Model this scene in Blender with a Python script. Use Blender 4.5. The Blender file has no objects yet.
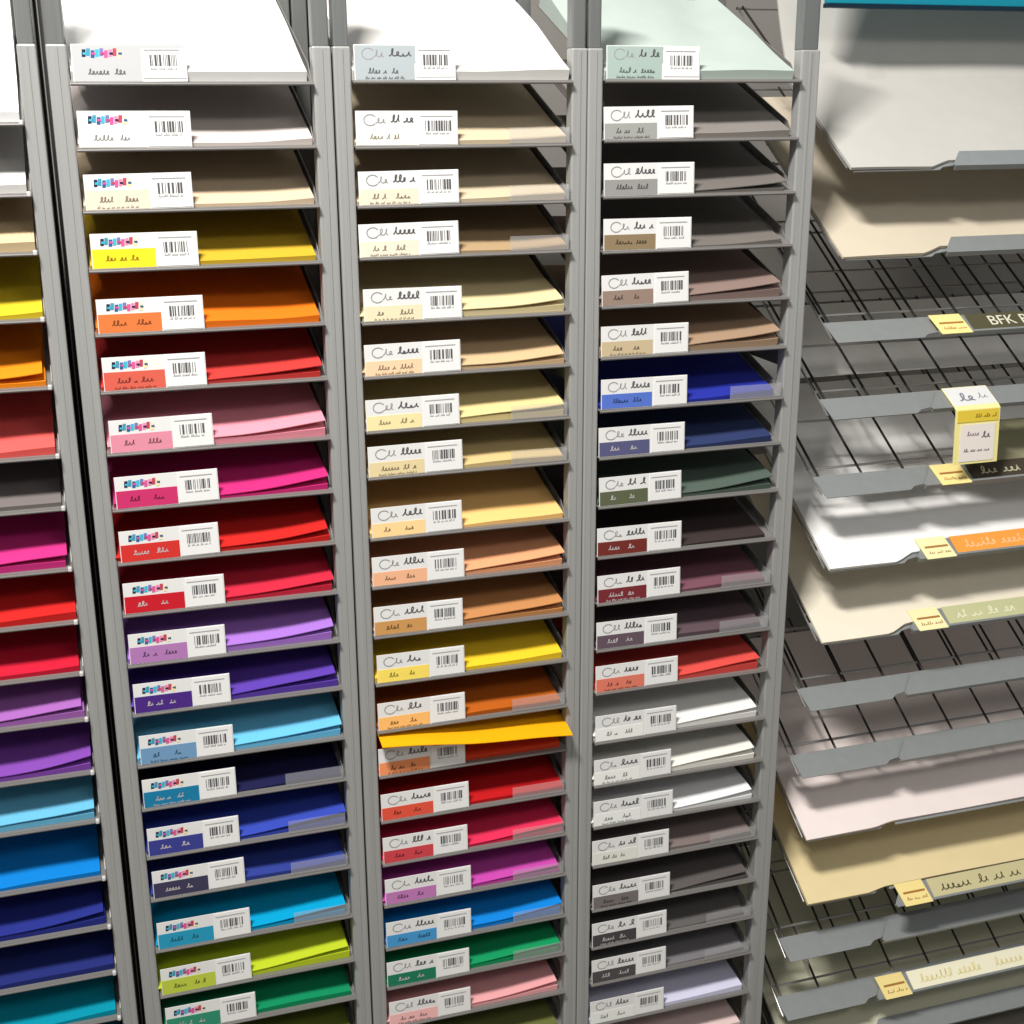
import bpy, bmesh, math, random
from mathutils import Vector, Matrix

C = bpy.context.scene.collection
Z0 = 1.75                      # height of the reference level (first shelf) above the floor
PI = math.pi

# ------------------------------------------------------------------ materials
def lin(c):
    return tuple(((v/255)/12.92 if v/255 <= .04045 else ((v/255+.055)/1.055)**2.4) for v in c)

_mats = {}
def mat(name, rgb, rough=.6, metal=0., spec=.3, alpha=1., noise=0., nscale=(40, 40, 40), bump=0.):
    key = (name, rgb, rough, metal, alpha)
    if key in _mats: return _mats[key]
    m = bpy.data.materials.new(name); m.use_nodes = True
    nt = m.node_tree; b = nt.nodes['Principled BSDF']
    col = lin(rgb)
    b.inputs['Base Color'].default_value = (*col, 1)
    b.inputs['Roughness'].default_value = rough
    b.inputs['Metallic'].default_value = metal
    b.inputs['Specular IOR Level'].default_value = spec
    b.inputs['Alpha'].default_value = alpha
    if noise or bump:
        tc = nt.nodes.new('ShaderNodeTexCoord'); mp = nt.nodes.new('ShaderNodeMapping')
        mp.inputs['Scale'].default_value = nscale
        nz = nt.nodes.new('ShaderNodeTexNoise'); nz.inputs['Scale'].default_value = 1.
        nz.inputs['Detail'].default_value = 4
        nt.links.new(tc.outputs['Object'], mp.inputs['Vector']); nt.links.new(mp.outputs['Vector'], nz.inputs['Vector'])
        if noise:
            mx = nt.nodes.new('ShaderNodeMix'); mx.data_type = 'RGBA'
            mx.inputs[6].default_value = (*[v*(1-noise) for v in col], 1)
            mx.inputs[7].default_value = (*[min(1, v*(1+noise)) for v in col], 1)
            nt.links.new(nz.outputs['Fac'], mx.inputs[0]); nt.links.new(mx.outputs[2], b.inputs['Base Color'])
        if bump:
            bp = nt.nodes.new('ShaderNodeBump'); bp.inputs['Strength'].default_value = bump
            bp.inputs['Distance'].default_value = .002
            nt.links.new(nz.outputs['Fac'], bp.inputs['Height']); nt.links.new(bp.outputs['Normal'], b.inputs['Normal'])
    _mats[key] = m
    return m

def paper(rgb): return mat('paper', rgb, rough=.75, spec=.15, noise=.05, nscale=(25, 25, 25))
def ink(rgb): return mat('print', rgb, rough=.6, spec=.2)
M_POST = mat('brushed_grey_steel', (160, 160, 157), rough=.45, metal=.1, spec=.4, noise=.16, nscale=(260, 260, 2.5))
M_POSTDARK = mat('dark_grey_steel', (120, 122, 120), rough=.42, metal=.35, spec=.4, noise=.2, nscale=(200, 200, 2))
M_PANEL = mat('shade_tone_panel', (66, 65, 64), rough=.7)  # back panel coloured dark to stand in for shade between the posts
M_SHELF = mat('shelf_grey_steel', (132, 129, 125), rough=.45, metal=.2, spec=.4)
M_LIP = mat('shelf_lip_grey', (122, 118, 115), rough=.4, metal=.1, spec=.4)
M_PLATE = mat('tray_plate_grey', (150, 153, 152), rough=.45, metal=.25, spec=.4, noise=.08, nscale=(60, 60, 60))
M_WIRE = mat('wire_dark_steel', (62, 60, 58), rough=.35, metal=.5)
M_WIREL = mat('wire_bright_steel', (150, 148, 145), rough=.3, metal=.5)
M_CLEAR = mat('clear_plastic', (200, 200, 200), rough=.15, spec=.6, alpha=.2)
M_CARD = mat('label_card', (226, 225, 222), rough=.55, spec=.2)
M_STICK = mat('barcode_paper', (234, 233, 230), rough=.55, spec=.2)
M_BLACK = mat('black_plastic', (22, 22, 22), rough=.5)

# ------------------------------------------------------------------ helpers
def obj(name, bm, mats, parent=None, loc=None, rot=None, smooth=False):
    me = bpy.data.meshes.new(name); bm.to_mesh(me); bm.free()
    for m in (mats if isinstance(mats, (list, tuple)) else [mats]): me.materials.append(m)
    if smooth:
        for p in me.polygons: p.use_smooth = True
    o = bpy.data.objects.new(name, me); C.objects.link(o)
    if parent: o.parent = parent
    if loc: o.location = loc
    if rot: o.rotation_euler = rot
    return o

def tag(o, label, cat, group=None):
    o['label'] = label; o['category'] = cat
    if group: o['group'] = group
    return o

def empty(name, loc, label=None, cat=None, group=None, rot=(0, 0, 0)):
    o = bpy.data.objects.new(name, None); C.objects.link(o); o.location = loc; o.rotation_euler = rot
    o.empty_display_size = .02
    if label: tag(o, label, cat, group)
    return o

def box(bm, x0, x1, y0, y1, z0, z1, mi=0, bev=0.):
    r = bmesh.ops.create_cube(bm, size=1.)
    bmesh.ops.transform(bm, matrix=Matrix.Translation(((x0+x1)/2, (y0+y1)/2, (z0+z1)/2)) @ Matrix.Diagonal((x1-x0, y1-y0, z1-z0, 1)), verts=r['verts'])
    fs = set(f for v in r['verts'] for f in v.link_faces)
    if bev:
        es = set(e for v in r['verts'] for e in v.link_edges)
        res = bmesh.ops.bevel(bm, geom=list(es), offset=bev, segments=2, affect='EDGES', profile=.5)
        fs = set(res['faces']) | set(f for f in fs if f.is_valid)
    for f in fs:
        if f.is_valid: f.material_index = mi

def prism(bm, pts, axis, a0, a1, mi=0):
    """polygon pts (2D) extruded along axis: 'x' -> pts are (y,z); 'y' -> (x,z); 'z' -> (x,y)"""
    def P(p, a):
        return {'x': (a, p[0], p[1]), 'y': (p[0], a, p[1]), 'z': (p[0], p[1], a)}[axis]
    v0 = [bm.verts.new(P(p, a0)) for p in pts]; v1 = [bm.verts.new(P(p, a1)) for p in pts]
    n = len(pts); fs = [bm.faces.new(v0[::-1]), bm.faces.new(v1)]
    for i in range(n): fs.append(bm.faces.new((v0[i], v0[(i+1) % n], v1[(i+1) % n], v1[i])))
    for f in fs: f.material_index = mi
    bmesh.ops.recalc_face_normals(bm, faces=fs)

def rod(bm, p, q, r, seg=8, mi=0):
    p = Vector(p); q = Vector(q); d = q-p
    res = bmesh.ops.create_cone(bm, cap_ends=True, segments=seg, radius1=r, radius2=r, depth=d.length)
    M = Matrix.Translation((p+q)/2) @ d.to_track_quat('Z', 'Y').to_matrix().to_4x4()
    bmesh.ops.transform(bm, matrix=M, verts=res['verts'])
    for v in res['verts']:
        for f in v.link_faces: f.material_index = mi

def quad(bm, x0, x1, z0, z1, y, mi=0, skew=0.):
    vs = [bm.verts.new(p) for p in ((x0, y, z0), (x1, y, z0), (x1+skew, y, z1), (x0+skew, y, z1))]
    f = bm.faces.new(vs); f.material_index = mi

def scribble(bm, x0, x1, z, h, y, mi, rng, t=.0011, gap=.35):
    """a line of small unreadable handwriting between x0 and x1: one continuous looping ribbon, base z, letter height h"""
    L0 = x1-x0; step = h*.62; m = max(2, int(L0/step)); step = L0/m; prev = None; n = m*14
    tall = [rng.random() < .28 or k == 0 for k in range(m)]; loop = [rng.uniform(.15, .42) for k in range(m)]; drop = [rng.random() < .12 for k in range(m)]
    skip = rng.randrange(3, 9)
    for k in range(n+1):
        li = min(m-1, k//14); f = (k-li*14)/14; a = f*2*PI
        amp = h*(.48 if tall[li] else .27)
        pz = z+amp*(1-math.cos(a)) - (h*.25*math.sin(f*PI) if drop[li] else 0)
        px = x0+step*(li+f)+loop[li]*step*math.sin(a)*1.1+.18*(pz-z)
        cur = (px, pz)
        if prev and not (li % skip == skip-1):
            dx, dz = cur[0]-prev[0], cur[1]-prev[1]; L = math.hypot(dx, dz) or 1e-6
            ox, oz = -dz/L*t*.5, dx/L*t*.5
            g = bm.faces.new([bm.verts.new(p) for p in ((prev[0]-ox, y, prev[1]-oz), (cur[0]-ox, y, cur[1]-oz), (cur[0]+ox, y, cur[1]+oz), (prev[0]+ox, y, prev[1]+oz))])
            g.material_index = mi
        prev = cur

def sheet_bm(w, d, t, fn, nx=28, ny=22, outline=None):
    """solid slab: u in 0..w, v in 0..d, thickness t; fn(u,v) lifts top and bottom surfaces; outline(u,v)->(u,v) may reshape"""
    bm = bmesh.new(); top = []; bot = []
    for j in range(ny+1):
        rt = []; rb = []
        for i in range(nx+1):
            u = w*i/nx; v = d*(j/ny)**1.6
            h, hb = fn(u, v)
            uu, vv = outline(u, v) if outline else (u, v)
            rt.append(bm.verts.new((uu, vv, h))); rb.append(bm.verts.new((uu, vv, hb)))
        top.append(rt); bot.append(rb)
    for j in range(ny):
        for i in range(nx):
            bm.faces.new((top[j][i], top[j][i+1], top[j+1][i+1], top[j+1][i]))
            bm.faces.new((bot[j][i], bot[j+1][i], bot[j+1][i+1], bot[j][i+1]))
    for i in range(nx):
        bm.faces.new((bot[0][i], bot[0][i+1], top[0][i+1], top[0][i]))
        bm.faces.new((top[ny][i], top[ny][i+1], bot[ny][i+1], bot[ny][i]))
    for j in range(ny):
        bm.faces.new((top[j][0], top[j+1][0], bot[j+1][0], bot[j][0]))
        bm.faces.new((bot[j][nx], bot[j+1][nx], top[j+1][nx], top[j][nx]))
    return bm

ORD = ['top', 'second', 'third', 'fourth', 'fifth', 'sixth', 'seventh', 'eighth', 'ninth', 'tenth', 'eleventh', 'twelfth',
       'thirteenth', 'fourteenth', 'fifteenth', 'sixteenth', 'seventeenth', 'eighteenth', 'nineteenth', 'twentieth', 'twenty-first', 'twenty-second']
RACK = ['leftmost rack', 'second rack from left', 'third rack from left', 'fourth rack from left']

# ------------------------------------------------------------------ setting
def struct(name, bm, m):
    o = obj(name, bm, m); o['kind'] = 'structure'; return o
bm = bmesh.new(); box(bm, -4, 5, -4.5, .95, -.05, 0)
struct('floor', bm, mat('floor_vinyl', (150, 143, 132), rough=.35, noise=.1, nscale=(3, 3, 3)))
bm = bmesh.new(); box(bm, -4, 5, .85, .95, 0, 3.4)
struct('wall_back', bm, mat('wall_paint', (140, 136, 130), rough=.8, noise=.04))

# ------------------------------------------------------------------ rack rows
# (drop below reference level, name of colour, paper rgb, swatch name, swatch rgb, pile thickness, flags)
W_ = (246, 245, 240)
rows0 = [(-0.046, 'white', (250, 250, 248)), (-0.129, 'pale grey white', (225, 222, 218)), (-0.199, 'tan', (215, 190, 150)), (-0.281, 'lemon yellow', (220, 192, 45)),
 (-0.367, 'orange', (245, 140, 25)), (-0.457, 'salmon', (235, 95, 90)), (-0.527, 'charcoal', (120, 112, 110)), (-0.611, 'magenta', (208, 52, 130)),
 (-0.686, 'bright red', (212, 38, 36)), (-0.761, 'crimson', (206, 30, 56)), (-0.829, 'lilac', (170, 105, 185)), (-0.910, 'violet', (135, 75, 175)),
 (-0.986, 'sky blue', (110, 190, 225)), (-1.078, 'azure', (10, 130, 215)), (-1.158, 'royal blue', (42, 52, 140)), (-1.236, 'navy', (38, 48, 120)), (-1.314, 'teal', (0, 150, 175)), (-1.392, 'deep teal', (0, 120, 140))]
rows1 = [(-.000, 'white', (218, 217, 214), 'grey', (190, 190, 190)), (-.077, 'blush white', (206, 195, 189), 'white', (238, 234, 230)), (-.151, 'beige', (212, 190, 160), 'beige', (226, 210, 188)),
 (-.223, 'lemon yellow', (202, 166, 48), 'yellow', (245, 218, 40)), (-.304, 'orange', (238, 118, 25), 'orange', (222, 120, 62)), (-.378, 'coral red', (206, 60, 56), 'coral', (215, 96, 78)),
 (-.460, 'pink', (240, 150, 165), 'pink', (222, 140, 160)), (-.536, 'magenta', (208, 46, 120), 'raspberry', (200, 50, 105)), (-.611, 'red', (208, 38, 34), 'red', (208, 50, 45)),
 (-.685, 'crimson', (208, 42, 66), 'crimson', (198, 28, 42)), (-.759, 'lavender', (170, 118, 210), 'mauve', (176, 120, 178)), (-.833, 'violet', (96, 64, 172), 'purple', (74, 40, 128)),
 (-.912, 'sky blue', (110, 195, 235), 'steel blue', (112, 152, 188)), (-.980, 'midnight navy', (30, 30, 72), 'teal blue', (25, 122, 162)), (-1.058, 'royal blue', (56, 76, 182), 'indigo', (58, 62, 140)),
 (-1.128, 'dark blue', (50, 66, 150), 'slate', (62, 58, 84)), (-1.214, 'turquoise', (0, 165, 215), 'turquoise', (40, 150, 185)), (-1.293, 'lime green', (196, 215, 45), 'lime', (188, 202, 70)),
 (-1.362, 'emerald green', (15, 145, 95), 'green', (50, 140, 110)), (-1.440, 'olive', (110, 120, 45), 'olive', (120, 130, 60))]
rows2 = [(.002, 'white', (216, 213, 208), 'pale grey', (172, 180, 182)), (-.079, 'cream', (208, 190, 160), 'ivory', (240, 234, 218)), (-.154, 'ecru', (206, 188, 158), 'ecru', (230, 216, 192)),
 (-.221, 'brown beige', (175, 148, 112), 'ecru', (232, 220, 198)), (-.307, 'pale straw', (224, 206, 158), 'straw', (232, 218, 182)), (-.381, 'tan peach', (212, 180, 138), 'peach', (240, 205, 165)),
 (-.457, 'pale yellow', (230, 208, 145), 'pale yellow', (238, 222, 165)), (-.523, 'sand', (214, 188, 130), 'sand', (226, 206, 158)), (-.612, 'peach', (252, 200, 125), 'peach', (248, 212, 150)),
 (-.685, 'salmon tan', (236, 165, 120), 'salmon', (240, 180, 140)), (-.761, 'caramel', (200, 138, 85), 'caramel', (204, 150, 88)), (-.836, 'golden yellow', (248, 205, 45), 'yellow', (250, 222, 100)),
 (-.912, 'burnt orange', (190, 95, 25), 'apricot', (250, 190, 110)), (-.986, 'red orange', (214, 66, 35), 'orange', (240, 148, 95)), (-1.062, 'deep red', (196, 24, 28), 'red', (224, 84, 62)),
 (-1.136, 'raspberry', (232, 50, 90), 'raspberry', (205, 68, 76)), (-1.209, 'orchid', (205, 75, 175), 'orchid', (190, 120, 180)), (-1.286, 'bright blue', (15, 135, 225), 'blue', (70, 150, 205)),
 (-1.358, 'emerald green', (20, 155, 95), 'green', (30, 120, 88)), (-1.432, 'pink', (244, 172, 174), 'pink', (242, 185, 182)), (-1.508, 'olive', (112, 116, 62), 'olive', (110, 115, 70))]
rows3 = [(.003, 'pale sage', (180, 191, 183), 'sage', (165, 182, 174)), (-.075, 'medium grey', (136, 130, 124), 'grey', (160, 160, 155)), (-.150, 'dark grey', (116, 110, 105), 'grey', (150, 148, 145)),
 (-.225, 'ash grey', (118, 112, 106), 'khaki', (142, 122, 92)), (-.302, 'mauve brown', (142, 120, 112), 'taupe', (150, 128, 115)), (-.375, 'taupe', (166, 138, 112), 'sand', (200, 180, 145)),
 (-.452, 'cobalt blue', (40, 50, 158), 'blue', (85, 115, 200)), (-.523, 'dark navy', (48, 60, 100), 'slate blue', (88, 88, 125)), (-.598, 'dark spruce', (84, 98, 88), 'moss', (92, 98, 72)),
 (-.677, 'black brown', (62, 52, 50), 'maroon', (115, 45, 38)), (-.752, 'plum', (122, 80, 92), 'wine', (120, 42, 48)), (-.828, 'dark mauve', (96, 78, 84), 'mauve', (100, 82, 92)),
 (-.900, 'brick red', (226, 82, 74), 'coral', (222, 122, 100)), (-.985, 'white', (246, 244, 238), 'white', (240, 238, 233)), (-1.061, 'ivory white', (246, 243, 232), 'white', (240, 238, 232)),
 (-1.135, 'bright white', (246, 246, 245), 'white', (238, 238, 234)), (-1.206, 'warm grey', (132, 118, 114), 'pale grey', (228, 226, 216)), (-1.288, 'charcoal', (98, 92, 90), 'charcoal', (118, 110, 108)),
 (-1.360, 'graphite', (104, 100, 98), 'black', (70, 68, 68)), (-1.431, 'iron grey', (128, 125, 128), 'black', (78, 76, 76)), (-1.512, 'lilac white', (222, 220, 242), 'pale', (236, 236, 230)), (-1.590, 'pale pink', (240, 212, 206), 'pink', (240, 220, 215))]

COLS = [dict(x0=-.350, x1=-.003, uw=.022, px0=-.322, px1=-.030, rows=rows0, style=None),
        dict(x0=.0075, x1=.350, uw=.024, px0=.0335, px1=.319, rows=rows1, style='A', lx=.036, lw=.133),
        dict(x0=.3525, x1=.697, uw=.0225, px0=.377, px1=.667, rows=rows2, style='B', lx=.3765, lw=.1365),
        dict(x0=.698, x1=1.049, uw=.0215, px0=.7215, px1=1.006, rows=rows3, style='B', lx=.7205, lw=.136)]

def tilt_of(z):                   # upper shelves are hung at a steeper slope than the lower ones
    return math.radians(21.5 + z*9.0)

DEPTH = .30
def build_rack(ci, col):
    root = empty('paper_rack', ((col['x0']+col['x1'])/2, 0, 0),
        ['grey steel cardstock rack cut off by the left edge of the photo',
         'grey steel cardstock rack of rainbow colours, second rack from the left',
         'grey steel cardstock rack with creams above and brights below, third from the left',
         'grey steel cardstock rack of greys and whites beside the wire trays'][ci], 'rack', 'steel cardstock racks')
    ox = root.location.x
    for side in (0, 1):
        a = col['x0'] if side == 0 else col['x1']-col['uw']; b = a+col['uw']
        if ci == 3 and side == 1: a = 1.019
        a -= ox; b -= ox; top = Z0+.20
        bm = bmesh.new()
        box(bm, a, b, 0, .022, 0, Z0+.043, bev=.0022)
        m_ = (a+b)/2
        box(bm, m_-.0012, m_+.0012, -.0012, .002, .02, Z0+.04)
        up = obj('front_upright', bm, M_POST, root)
        bm = bmesh.new(); box(bm, a+.0015, b-.0015, .004, .026, Z0+.0425, top, bev=.002)
        obj('upper_post', bm, M_POSTDARK, up)  # darker tone paints in the shade of the set-back post
        bm = bmesh.new(); box(bm, a, b, DEPTH+.005, DEPTH+.034, 0, top, bev=.002)
        obj('rear_upright', bm, M_POSTDARK, root)
        for zz in (.12, .75, 1.35):
            bm = bmesh.new(); box(bm, m_-.004, m_+.004, .020, DEPTH+.006, zz-.012, zz+.012)
            obj('side_rail', bm, M_POSTDARK, root)
    bm = bmesh.new(); box(bm, col['x0']+col['uw']-ox, (col['x1']-col['uw']) if ci < 3 else 1.02-ox, DEPTH+.012, DEPTH+.016, .05, 2.5) if ci < 3 else None
    if ci < 3:
        bm.free(); bm = bmesh.new()
        box(bm, col['x0']-.0045-ox, col['x1']+(.0045 if ci == 0 else -col['uw'])-ox, DEPTH+.036, DEPTH+.040, .05, Z0+.2)  # widened past the uprights so the post gap reads as shade
        obj('back_panel', bm, M_PANEL, root)
    else: bm.free()
    for i, row in enumerate(col['rows']):
        z = row[0]; th = tilt_of(z); rng = random.Random(ci*100+i)
        xa = col['x0']+col['uw']+.0005-ox; xb = (col['x1']-col['uw'] if ci < 3 else 1.0185)-.0005-ox
        bm = bmesh.new()
        # pressed sheet: sloping floor plus a small front lip, one profile extruded along the rack
        c, s = math.cos(th), math.sin(th); t = .0016
        prof = [(-.007, -.0045), (-.007, 0), (0, 0), (DEPTH*c, DEPTH*s), (DEPTH*c, DEPTH*s-t), (.001, -t), (-.0055, -t), (-.0055, -.0045)]
        prism(bm, prof, 'x', xa, xb)
        prism(bm, [(.012*c, .012*s), (DEPTH*c, DEPTH*s), (DEPTH*c, DEPTH*s+.012), (.03*c, .03*s+.012)], 'x', xb-.0014, xb)
        sh = obj('shelf', bm, M_SHELF, root, loc=(0, 0, Z0+z))
        bm = bmesh.new(); rod(bm, (xa, -.007, -.0024), (xb, -.007, -.0024), .0017, 8)
        obj('front_rod', bm, M_LIP, sh)
        if ci == 0:
            bm = bmesh.new(); box(bm, xb-.006, xb-.001, -.012, -.005, -.003, .003, bev=.0012)
            obj('end_clip', bm, mat('clip_white', (205, 205, 202), rough=.4), sh)
        if (ci, i) in GUARDS:
            bm = bmesh.new(); e = xb-.004
            box(bm, e-.085, e, -.0055, -.0045, 0, .021)
            box(bm, e-.001, e, -.0055, .04, 0, .021)
            box(bm, e-.085, e, -.0062, -.0045, 0, .0012, mi=1)
            obj('clear_corner_guard', bm, [M_CLEAR, M_LIP], sh)
    return root

GUARDS = {(1, 13), (1, 14), (1, 15), (1, 16), (2, 1), (2, 2), (2, 3), (2, 6), (2, 7), (2, 12), (2, 14), (2, 15), (2, 16), (2, 17), (2, 18),
          (3, 6), (3, 10), (3, 11), (3, 16), (3, 18), (3, 19)}

def warp_fn(w, d, t, rng, amp, top=False):
    p1, p2 = rng.uniform(0, 6), rng.uniform(0, 6)
    lift = amp*rng.uniform(.6, 1.3); back = rng.uniform(.0, .004)
    k = rng.uniform(1.6, 2.6)
    def fn(u, v):
        a = u/w; b = v/d
        h = .0008*math.sin(7*a+p1)*(1-b*.4) + .0006*math.sin(11*a+p2)
        h += back*math.sin(PI*min(1, b*1.1))
        h += lift*max(0, (a-.42)/.58)**k*math.exp(-(v/.05)**2)      # front corner on the right rises a little
        if top:
            h += (.12*max(0, b-.3)**1.2 if d > .2921 else 0)+.020*max(0, b-.25)**1.3*(1+.5*math.sin(4*a+1.2)) + .016*max(0, a-.55)**1.5*max(0, min(1, (b-.1)*2.5)) - .010*math.exp(-((a-.62-.25*b)/.16)**2)*max(0, min(1, (b-.1)*2))*.9
        return h
    return fn

# sheets that show lifted, doubled or curled edges above their pile
DOUBLE = {(1, 8), (1, 10), (1, 11), (1, 14), (1, 16), (1, 17), (2, 5), (2, 10), (2, 15), (2, 16), (2, 18), (3, 5), (3, 12), (3, 14), (3, 15), (3, 4), (0, 7), (0, 11), (0, 12), (0, 14), (1, 5), (1, 6), (1, 7), (1, 9), (1, 12), (2, 4), (2, 6), (2, 9), (2, 17), (2, 19), (3, 2), (3, 8), (3, 17), (3, 13), (0, 10), (0, 4)}

def build_paper(ci, i, col, row):
    z = row[0]; name = row[1]; th = tilt_of(z); rng = random.Random(ci*1000+i*7+3)
    x0 = col['px0']+rng.uniform(-.001, .001); x1 = col['px1']+rng.uniform(-.004, .003)
    w = x1-x0; d = DEPTH-.008+(.0006 if ci == 0 and i == 0 else 0); t = rng.uniform(.0035, .008)
    if i == 0: t = .012
    if (ci, i) in {(1, 13), (2, 3), (3, 2), (3, 3), (3, 9), (3, 17), (3, 18), (3, 19)}: t = .002
    fn = warp_fn(w, d, t, rng, .004 if i else .001, top=(i == 0))
    def f2(u, v):
        h = fn(u, v); return (t+max(h, -.6*t), max(0, h*.0))
    bm = sheet_bm(w, d, t, f2)
    o = obj('cardstock_pile', bm, paper(row[2]), None, loc=(x0, .0012, Z0+z+.0006), rot=(th, 0, 0), smooth=False)
    for p in o.data.polygons: p.use_smooth = False
    tag(o, f'pile of {name} cardstock, {ORD[i]} shelf of the {RACK[ci]}', 'paper', f'cardstock piles in the {RACK[ci]}')
    if (ci, i) in DOUBLE:
        dx = rng.uniform(-.004, .003); lift = rng.uniform(.006, .012); kk = rng.uniform(1.1, 1.8); st = rng.uniform(.35, .5)
        def f3(u, v):
            a = u/w
            h = t+max(fn(u, v), -.6*t)+.0008+lift*max(0, (a-st)/(1-st))**kk*math.exp(-(v/.09)**2)
            return (h+.0012, h)
        bm = sheet_bm(w, d-.01, .0012, f3)
        o2 = obj('cardstock_sheet', bm, paper(row[2]), None, loc=(x0+dx, .0005, Z0+z+.0006), rot=(th, 0, 0))
        tag(o2, f'curled loose {name} sheet on its pile, {ORD[i]} shelf of the {RACK[ci]}', 'paper', 'loose cardstock sheets')

LOGO_A = [(35, 42, 70), (70, 150, 175), (40, 90, 150), (60, 180, 205), (120, 120, 180), (215, 90, 150), (235, 140, 175), (190, 70, 90), (245, 225, 170)]
def build_label(ci, i, col, row):
    z = row[0]; rng = random.Random(ci*77+i)
    W = col['lw']*rng.uniform(.97, 1.02); H = .0435; T = .0012
    x = col['lx']+rng.uniform(-.001, .002); y = -.0040
    root = empty('price_label', (x+W/2, y, Z0+z), None, rot=(math.radians(-3), math.radians(rng.uniform(-.6, .4)), 0))
    tag(root, f'price label with {row[3]} swatch, {ORD[i]} shelf of the {RACK[ci]}', 'price label', f'price labels on the {RACK[ci]}')
    bm = bmesh.new(); box(bm, -W/2, W/2, -T, 0, 0, H, bev=.0003); obj('card', bm, M_CARD, root)
    sw = row[4]; dark = sum(sw) < 330
    inkc = tuple(int(v*.6) for v in sw) if not dark else (200, 192, 192)
    inkc = tuple(inkc)
    L = -W/2; y1 = -T-.0004; y2 = -T-.0007
    sx1 = L+W*.595
    # colour swatch with the colour name printed on it
    bm = bmesh.new()
    if col['style'] == 'A':
        sh = H*.56 if i > 1 else H*.5
        box(bm, L+.001, sx1, y1, -T, .001, sh)
        if i == 0: box(bm, L+.001, L+W*.98, y1+.0001, -T, sh, H-.001)
    else:
        sh = H*(.5 if ci == 3 else .48)
        box(bm, L+.001, L+W*.585, y1, -T, .001, sh)
        if i == 0: box(bm, L+.001, L+W*.6, y1+.0001, -T, sh, H-.001)
    scribble(bm, L+W*.13, L+W*.13+W*rng.uniform(.1, .2), sh*.42, .0065, y2, 1, rng, t=.0013)
    scribble(bm, L+W*.36, L+W*.36+W*rng.uniform(.05, .15), sh*.42, .0065, y2, 1, rng, t=.0013)
    if rng.random() < .35: scribble(bm, L+W*.1, L+W*.5, sh*.1, .003, y2, 1, rng, t=.0006)
    obj('colour_swatch', bm, [ink(sw), ink(inkc)], root)
    # logo
    bm = bmesh.new()
    if col['style'] == 'A':
        mats = [ink(c) for c in LOGO_A]; n = 9; xs = L+W*.09; lw = W*.038
        for k in range(n):
            zb = H*(.66+.03*math.sin(k*2.1)); hh = H*.2
            xk = xs+k*lw
            quad(bm, xk, xk+lw*.85, zb, zb+hh, y1, k, skew=.0008)
        for k in range(0, n, 2):
            xk = xs+k*lw
            quad(bm, xk+lw*.3, xk+lw*1.1, H*.72, H*.78, y2, (k+3) % n)
        obj('logo', bm, mats, root)
    else:
        g = ink((150, 148, 148)); gd = ink((92, 90, 92))
        zc = H*.74; xc = L+W*.14
        for k in range(10):                                         # an open round flourish, then a script word
            a0 = .6+k*.5; a1 = a0+.5
            for r_ in (.0075,):
                p = [(xc+r_*1.2*math.cos(a), zc+r_*math.sin(a)) for a in (a0, a1)]
                q = [(xc+(r_-.0012)*1.2*math.cos(a), zc+(r_-.0012)*math.sin(a)) for a in (a0, a1)]
                f = bm.faces.new([bm.verts.new((px, y1, pz)) for px, pz in (p[0], p[1], q[1], q[0])]); f.material_index = 0
        scribble(bm, L+W*.19, L+W*.29, H*.66, .0085, y1, 0, rng, t=.0011)
        scribble(bm, L+W*.34, L+W*.56, H*.68, .0095, y1, 1, rng, t=.0017, gap=.2)
        obj('logo', bm, [g, gd], root)
    # bar code sticker
    bm = bmesh.new(); bx0 = L+W*.605; bx1 = L+W*.99; low = .0015 if i else .004
    box(bm, bx0, bx1, y1-.0003, -T, low, H-(.001 if i else .006), bev=.0002)
    yb = y1-.0007
    quad(bm, bx0+.003, bx1-.006, H*.83, H*.83+.0012, yb, 2)
    xk = bx0+W*.07
    while xk < bx1-W*.075:
        b = rng.choice((.0008, .0008, .0016, .0026))
        quad(bm, xk, xk+b, H*.42, H*.72, yb, 1); xk += b+rng.choice((.0008, .0012, .0024))
    scribble(bm, bx0+W*.07, bx1-W*.08, H*.33, .003, yb, 2, rng, t=.0006)
    obj('barcode_sticker', bm, [M_STICK, ink((88, 86, 88)), ink((165, 163, 165))], root)

for ci, col in enumerate(COLS):
    build_rack(ci, col)
    for i, row in enumerate(col['rows']):
        build_paper(ci, i, col, row)
        if col['style']: build_label(ci, i, col, row)

# the single orange sheet that pokes out over the label in the third rack
def f_or(u, v):
    a = u/.3
    h = .003+.006*max(0, (a-.45)/.55)*math.exp(-((v-.03)/.06)**2)+.0012*math.sin(9*a)
    return (h+.0012, h)
zz = -.930
bm = sheet_bm(.300, .25, .0012, f_or)
o = obj('cardstock_sheet', bm, paper((255, 176, 10)), None, loc=(.3765, -.030, Z0+zz), rot=(math.radians(11.5), math.radians(6.4), math.radians(1)))
tag(o, 'bright golden orange sheet sticking out over a price label in the third rack', 'paper', 'loose cardstock sheets')

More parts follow.
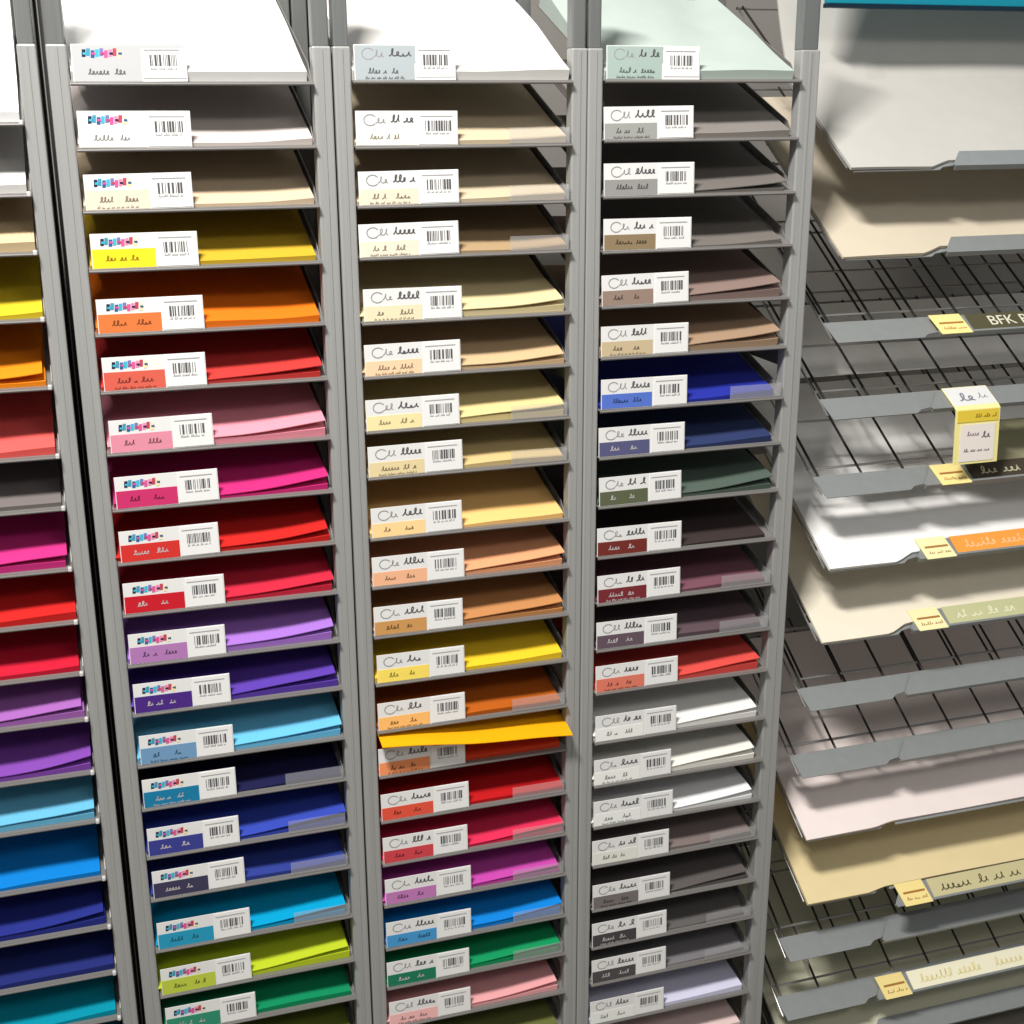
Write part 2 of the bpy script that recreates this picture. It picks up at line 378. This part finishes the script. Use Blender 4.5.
# ------------------------------------------------------------------ big wire tray rack on the right
TH = math.radians(32.5); TX0, TX1 = 1.098, 1.90; TD = .46
TZ = [-.125, -.253, -.377, -.497, -.623, -.748, -.874, -.991, -1.114, -1.238, -1.368, -1.476, -1.600, -1.690]
troot = empty('tray_rack', ((TX0+TX1)/2, 0, 0), 'large wire tray rack for big paper sheets at the right of the photo', 'rack')
tox = troot.location.x
for xx in (TX0-.030, TX1+.004):
    bm = bmesh.new(); box(bm, xx-tox, xx+.022-tox, .40, .43, 0, Z0+.16, bev=.002); obj('rear_upright', bm, M_POSTDARK, troot)
    bm = bmesh.new(); box(bm, xx+.004-tox, xx+.018-tox, .10, .37, .02, .05); obj('foot', bm, M_POSTDARK, troot)
RAILX = 1.288
DX = [.012, .009, .006, .008, .006, .020, .016, .003, -.003, .014, .026, -.003, 0, 0]      # each tray is pulled a little to one side
for i, z in enumerate(TZ):
    tr = empty('tray', (DX[i], 0, Z0+z), rot=(TH, 0, 0)); tr.parent = troot
    a, b = TX0-tox, TX1-tox
    bm = bmesh.new()
    for yy in (.066, .17, .30, TD): rod(bm, (a, yy, -.0035), (b, yy, -.0035), .0022, 6, mi=1)
    n = 10
    for k in range(n+1):
        x = a+.010+(b-a-.020)*k/n
        rod(bm, (x, .046, 0), (x, TD, 0), .0021, 6, mi=0)
    rod(bm, (a, 0.01, -.001), (a, TD, -.001), .0016, 8, mi=1)
    obj('wire_grid', bm, [M_WIRE, M_WIREL], tr)
    rx = RAILX-tox-DX[i]
    bm = bmesh.new()
    prism(bm, [(a+.006, 0), (rx-.026, 0), (rx-.016, .007), (rx+.004, .010), (b, .010), (b, .046), (a, .046)], 'z', -.0012, .0004)
    prism(bm, [(rx+.004, .002), (b, .002), (b, .010), (rx+.006, .010)], 'z', -.0012, .0004)
    obj('front_plate', bm, M_PLATE, tr)
    if i == 9: continue
    lo = -.034 if i == 10 else 0
    bm = bmesh.new()
    prism(bm, [(rx-.004, .002+lo), (rx+.024, .036+lo), (b, .036+lo), (b, .002+lo)], 'z', .0060, .0075)
    prism(bm, [(rx-.002, -.002+lo), (b, -.002+lo), (b, .002+lo), (rx, .002+lo)], 'z', .0060 if lo else 0.0004, .0090)
    obj('label_rail', bm, M_PLATE, tr)

def local(i, x, v, n):           # a point of tray i: x along the rack, v up the slope, n out of the slope
    return Vector((x, v*math.cos(TH)-n*math.sin(TH), Z0+TZ[i]+v*math.sin(TH)+n*math.cos(TH)))

def big_sheet(i, rgb, label, x0=1.110, d=.42, t=.0045, curl=0., seed=0, x1=1.86, v0=.001):
    rng = random.Random(seed); w = x1-x0; p = rng.uniform(0, 6)
    def fn(u, v):
        h = t+.0010*math.sin(5*u/w*3+p)
        if curl and v > .235: h += curl*(v-.235)**1.25
        base = 0 if not curl else h-t
        return (h, base)
    def outl(u, v):                # the front edge steps back where the label rail holds it
        st = max(0, min(1, (u-(RAILX-x0-.04))/.035))
        return (u, v+(0 if v0 > .01 else 1)*st*(.006 if i in (9, 10) else .016)*(1-v/d))
    bm = sheet_bm(w, d, t, fn, nx=60, ny=20, outline=outl)
    o = obj('large_paper_stack', bm, paper(rgb), None, loc=local(i, x0, v0, .0016+(.002 if v0 > .01 else 0)), rot=(TH, 0, 0))
    tag(o, label, 'paper', 'large paper stacks in the wire trays')
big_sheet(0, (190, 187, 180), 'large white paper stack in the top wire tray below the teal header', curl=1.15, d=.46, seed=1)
big_sheet(1, (208, 196, 174), 'large cream paper stack in the second wire tray from the top', seed=2, x0=1.107)
big_sheet(4, (140, 136, 108), 'olive grey paper stack right of the hanging yellow price tag', seed=3, x0=1.43, t=.003, d=.13)
big_sheet(4, (245, 243, 238), 'pale grey paper stack at the back of the empty fifth wire tray', seed=9, x0=1.104, t=.003, d=.18, v0=.265)
big_sheet(5, (246, 244, 240), 'large white paper stack above the orange shelf strip', seed=4, x0=1.122)
big_sheet(6, (236, 226, 205), 'large ivory paper stack below the orange shelf strip', seed=5, x0=1.118)
big_sheet(9, (242, 228, 222), 'large pinkish white paper stack above the beige one, lower right', seed=6, x0=1.115)
big_sheet(10, (234, 214, 165), 'large beige paper stack just below the pinkish white one', seed=7, x0=1.126)
big_sheet(13, (206, 204, 178), 'sage paper stack seen through empty wire trays at the bottom right', seed=8)

def on_tray(name, i, x, v, label, cat, group=None):
    return empty(name, local(i, x, v-.008-(.034 if i == 10 else 0), .0078), label, cat, group, rot=(TH, 0, 0))
def flat_card(parent, name, x0, x1, y0, y1, m, t=.0010, z=0., skew=0.):
    bm = bmesh.new(); prism(bm, [(x0, y0), (x1, y0), (x1+skew, y1), (x0+skew, y1)], 'z', z, z+t); return obj(name, bm, m, parent)
def marks(bm, x0, x1, y, h, z, mi, rng, t=.0012):
    b2 = bmesh.new(); scribble(b2, x0, x1, y, h, 0, mi, rng, t=t)
    for f in b2.faces:
        vs = [bm.verts.new((v.co.x, v.co.z, z)) for v in f.verts]; g = bm.faces.new(vs); g.material_index = f.material_index
    b2.free()

YT = ink((248, 226, 150)); YB = ink((232, 196, 60)); BR = ink((170, 120, 60))
for i, x, pale in ((2, 1.288, 0), (4, 1.315, 0), (5, 1.300, 1), (6, 1.298, 1), (10, 1.302, 0), (12, 1.300, 0)):
    rng = random.Random(i)
    r = on_tray('shelf_tag', i, x, .003, f"small {'pale ' if pale else ''}yellow shelf tag clipped to the {ORD[i]} wire tray", 'shelf tag', 'yellow shelf tags on the wire trays')
    flat_card(r, 'card', 0, .056, 0, .044, ink((247, 236, 180)) if pale else YT, z=.001, skew=-.004)
    bm = bmesh.new(); box(bm, .006, .05, .022, .026, .002, .0024); marks(bm, .008, .05, .010, .006, .0024, 0, rng, t=.0009)
    obj('print', bm, BR, r)

def strip(i, x0, x1, rgb, label, inkrgb, txt=None, seed=0, h=.036):
    rng = random.Random(seed)
    r = on_tray('shelf_strip', i, x0, .009, label, 'shelf strip', 'printed strips on the wire tray rails')
    flat_card(r, 'strip_card', 0, x1-x0, 0, h, ink(rgb))
    if txt:
        cu = bpy.data.curves.new('lettering', 'FONT'); cu.body = txt; cu.size = .030; cu.extrude = .0002
        to = bpy.data.objects.new('lettering', cu); C.objects.link(to)
        me = bpy.data.meshes.new_from_object(to.evaluated_get(bpy.context.evaluated_depsgraph_get()))
        bpy.data.objects.remove(to); bpy.data.curves.remove(cu)
        me.materials.clear(); me.materials.append(ink(inkrgb))
        lo = bpy.data.objects.new('lettering', me); C.objects.link(lo); lo.parent = r; lo.location = (.035, .009, .0013)
    else:
        bm = bmesh.new()
        marks(bm, .02, (x1-x0)*.35, h*.3, h*.45, .0013, 0, rng, t=.0022); marks(bm, (x1-x0)*.42, (x1-x0)*.8, h*.3, h*.45, .0013, 0, rng, t=.0022)
        obj('lettering', bm, ink(inkrgb), r)
strip(2, 1.350, 1.75, (86, 82, 60), 'dark olive shelf strip with pale lettering beside a yellow tag, upper right', (226, 222, 200), txt='BFK Rives', seed=3)
strip(4, 1.378, 1.75, (70, 62, 50), 'dark brown shelf strip with pale lettering under the hanging price tag', (196, 190, 160), seed=5)
strip(5, 1.362, 1.80, (246, 160, 70), 'orange shelf strip below the large white paper stack', (252, 205, 150), seed=6)
strip(6, 1.360, 1.75, (196, 196, 150), 'pale green shelf strip below the large ivory paper stack', (240, 236, 205), seed=7)
strip(10, 1.364, 1.60, (206, 196, 150), 'small cream shelf strip below the large beige paper stack', (90, 82, 60), seed=11)
strip(12, 1.362, 1.80, (250, 244, 214), 'cream white shelf strip at the bottom right corner of the photo', (236, 222, 160), seed=13)

# hanging price tag on the fourth tray: its head lies on the rail, its long body hangs down in front
p1 = local(3, 0, .040, .0085); p2 = local(3, 0, -.004, .0102); Wt = .083; Ht = .092
root_pt = Vector((1.322, p2.y, p2.z))
r = empty('hanging_price_tag', root_pt, 'tall white and yellow price tag hanging from the fourth wire tray', 'price tag')
rng = random.Random(5)
hy, hz = p1.y-p2.y, p1.z-p2.z
bm = bmesh.new()
prism(bm, [(hy, hz), (0, 0), (-.005, -.004), (-.010, -Ht), (-.0112, -Ht), (-.0062, -.0035), (-.0006, .0011), (hy-.0006, hz+.0011)], 'x', 0, Wt)
obj('card', bm, ink((250, 238, 160)), r)
hd = empty('head', (0, 0, 0), rot=(math.atan2(hz, hy), 0, 0)); hd.parent = r; hl = math.hypot(hy, hz)
bm = bmesh.new(); box(bm, .001, Wt-.001, .001, hl-.001, .0012, .0016); marks(bm, .018, .046, .012, .018, .0019, 1, rng, t=.0030); marks(bm, .054, .072, .016, .012, .0019, 1, rng, t=.0014)
obj('white_header', bm, [M_CARD, ink((135, 138, 148))], hd)
bd = empty('body', (0, -.0056, -.004), rot=(PI/2-math.atan2(.005, Ht), 0, 0)); bd.parent = r
bm = bmesh.new(); box(bm, .003, Wt-.003, -.020, -.001, .0012, .0016); marks(bm, .036, .076, -.013, .006, .0019, 1, rng)
obj('yellow_band', bm, [ink((238, 208, 72)), ink((160, 128, 40))], bd)
bm = bmesh.new(); box(bm, .010, Wt-.008, -.084, -.024, .0012, .0016)
marks(bm, .022, .045, -.042, .007, .0019, 1, rng); marks(bm, .05, .066, -.046, .010, .0019, 1, rng, t=.0022); marks(bm, .018, .066, -.068, .005, .0019, 1, rng)
obj('price_panel', bm, [ink((246, 236, 226)), ink((140, 120, 130))], bd)

# teal header board above the trays
r = empty('header_sign', ((1.138+1.92)/2, .15, Z0+.108), 'teal header board along the top right of the photo', 'sign')
hw = (1.92-1.138)/2
bm = bmesh.new(); box(bm, -hw, hw, -.010, .004, .006, .16, bev=.001); obj('teal_board', bm, mat('teal_board', (22, 136, 158), rough=.4), r)
bm = bmesh.new(); box(bm, -hw, hw, -.012, .006, 0, .006); obj('dark_edge', bm, mat('dark_teal_edge', (18, 40, 56), rough=.4), r)
for xx in (-hw+.02, hw-.02):
    bm = bmesh.new(); rod(bm, (xx, .006, .12), (xx, .006, .80), .004, 10); obj('hanging_rod', bm, M_POSTDARK, r)

# ------------------------------------------------------------------ light
def area(name, loc, target, sx, sy, power, col=(1, 1, 1)):
    l = bpy.data.lights.new(name, 'AREA'); l.shape = 'RECTANGLE'; l.size = sx; l.size_y = sy; l.energy = power; l.color = col
    o = bpy.data.objects.new(name, l); C.objects.link(o); o.location = loc
    o.rotation_euler = (Vector(target)-Vector(loc)).to_track_quat('-Z', 'Y').to_euler()
area('ceiling_lamp', (-.4, -1.25, 3.5), (.6, 0, 1.1), .62, .2, 88, (1, .98, .95))
area('fill_light_far', (1.6, -2.6, 3.2), (.6, 0, 1.0), 1.2, .3, 9, (1, .98, .95))  # added fill light to lift the shaded areas from further off
area('fill_light_behind', (-.6, -3.0, 3.2), (.4, 0, 1.0), 1.2, .3, 6, (1, .98, .95))  # added fill light from behind the camera, softens the shade
w = bpy.data.worlds.new('World'); bpy.context.scene.world = w; w.use_nodes = True
w.node_tree.nodes['Background'].inputs[0].default_value = (.93, .97, 1, 1)
w.node_tree.nodes['Background'].inputs[1].default_value = .17

# ------------------------------------------------------------------ camera
cam = bpy.data.cameras.new('camera'); co = bpy.data.objects.new('camera', cam); C.objects.link(co)
cam.sensor_width = 36; cam.lens = 1364.9/1024*36; cam.clip_start = .01
cam.shift_x = -(519.14-512)/1024; cam.shift_y = (534.21-512)/1024
R = Matrix(((0.9501419, -0.3118069, -0.00261337), (-0.09812336, -0.29102641, -0.95166981), (0.29597666, 0.9044778, -0.30711193)))
Rb = (Matrix.Diagonal((1, -1, -1)) @ R).transposed()
co.matrix_world = Matrix.Translation((0.00573017, -1.8108527, Z0-0.0148562)) @ Rb.to_4x4()
sc = bpy.context.scene; sc.camera = co
sc.view_settings.view_transform = 'Standard'; sc.view_settings.look = 'None'; sc.view_settings.gamma = 1
sc.view_settings.use_curve_mapping = False; sc.view_settings.exposure = 0.4
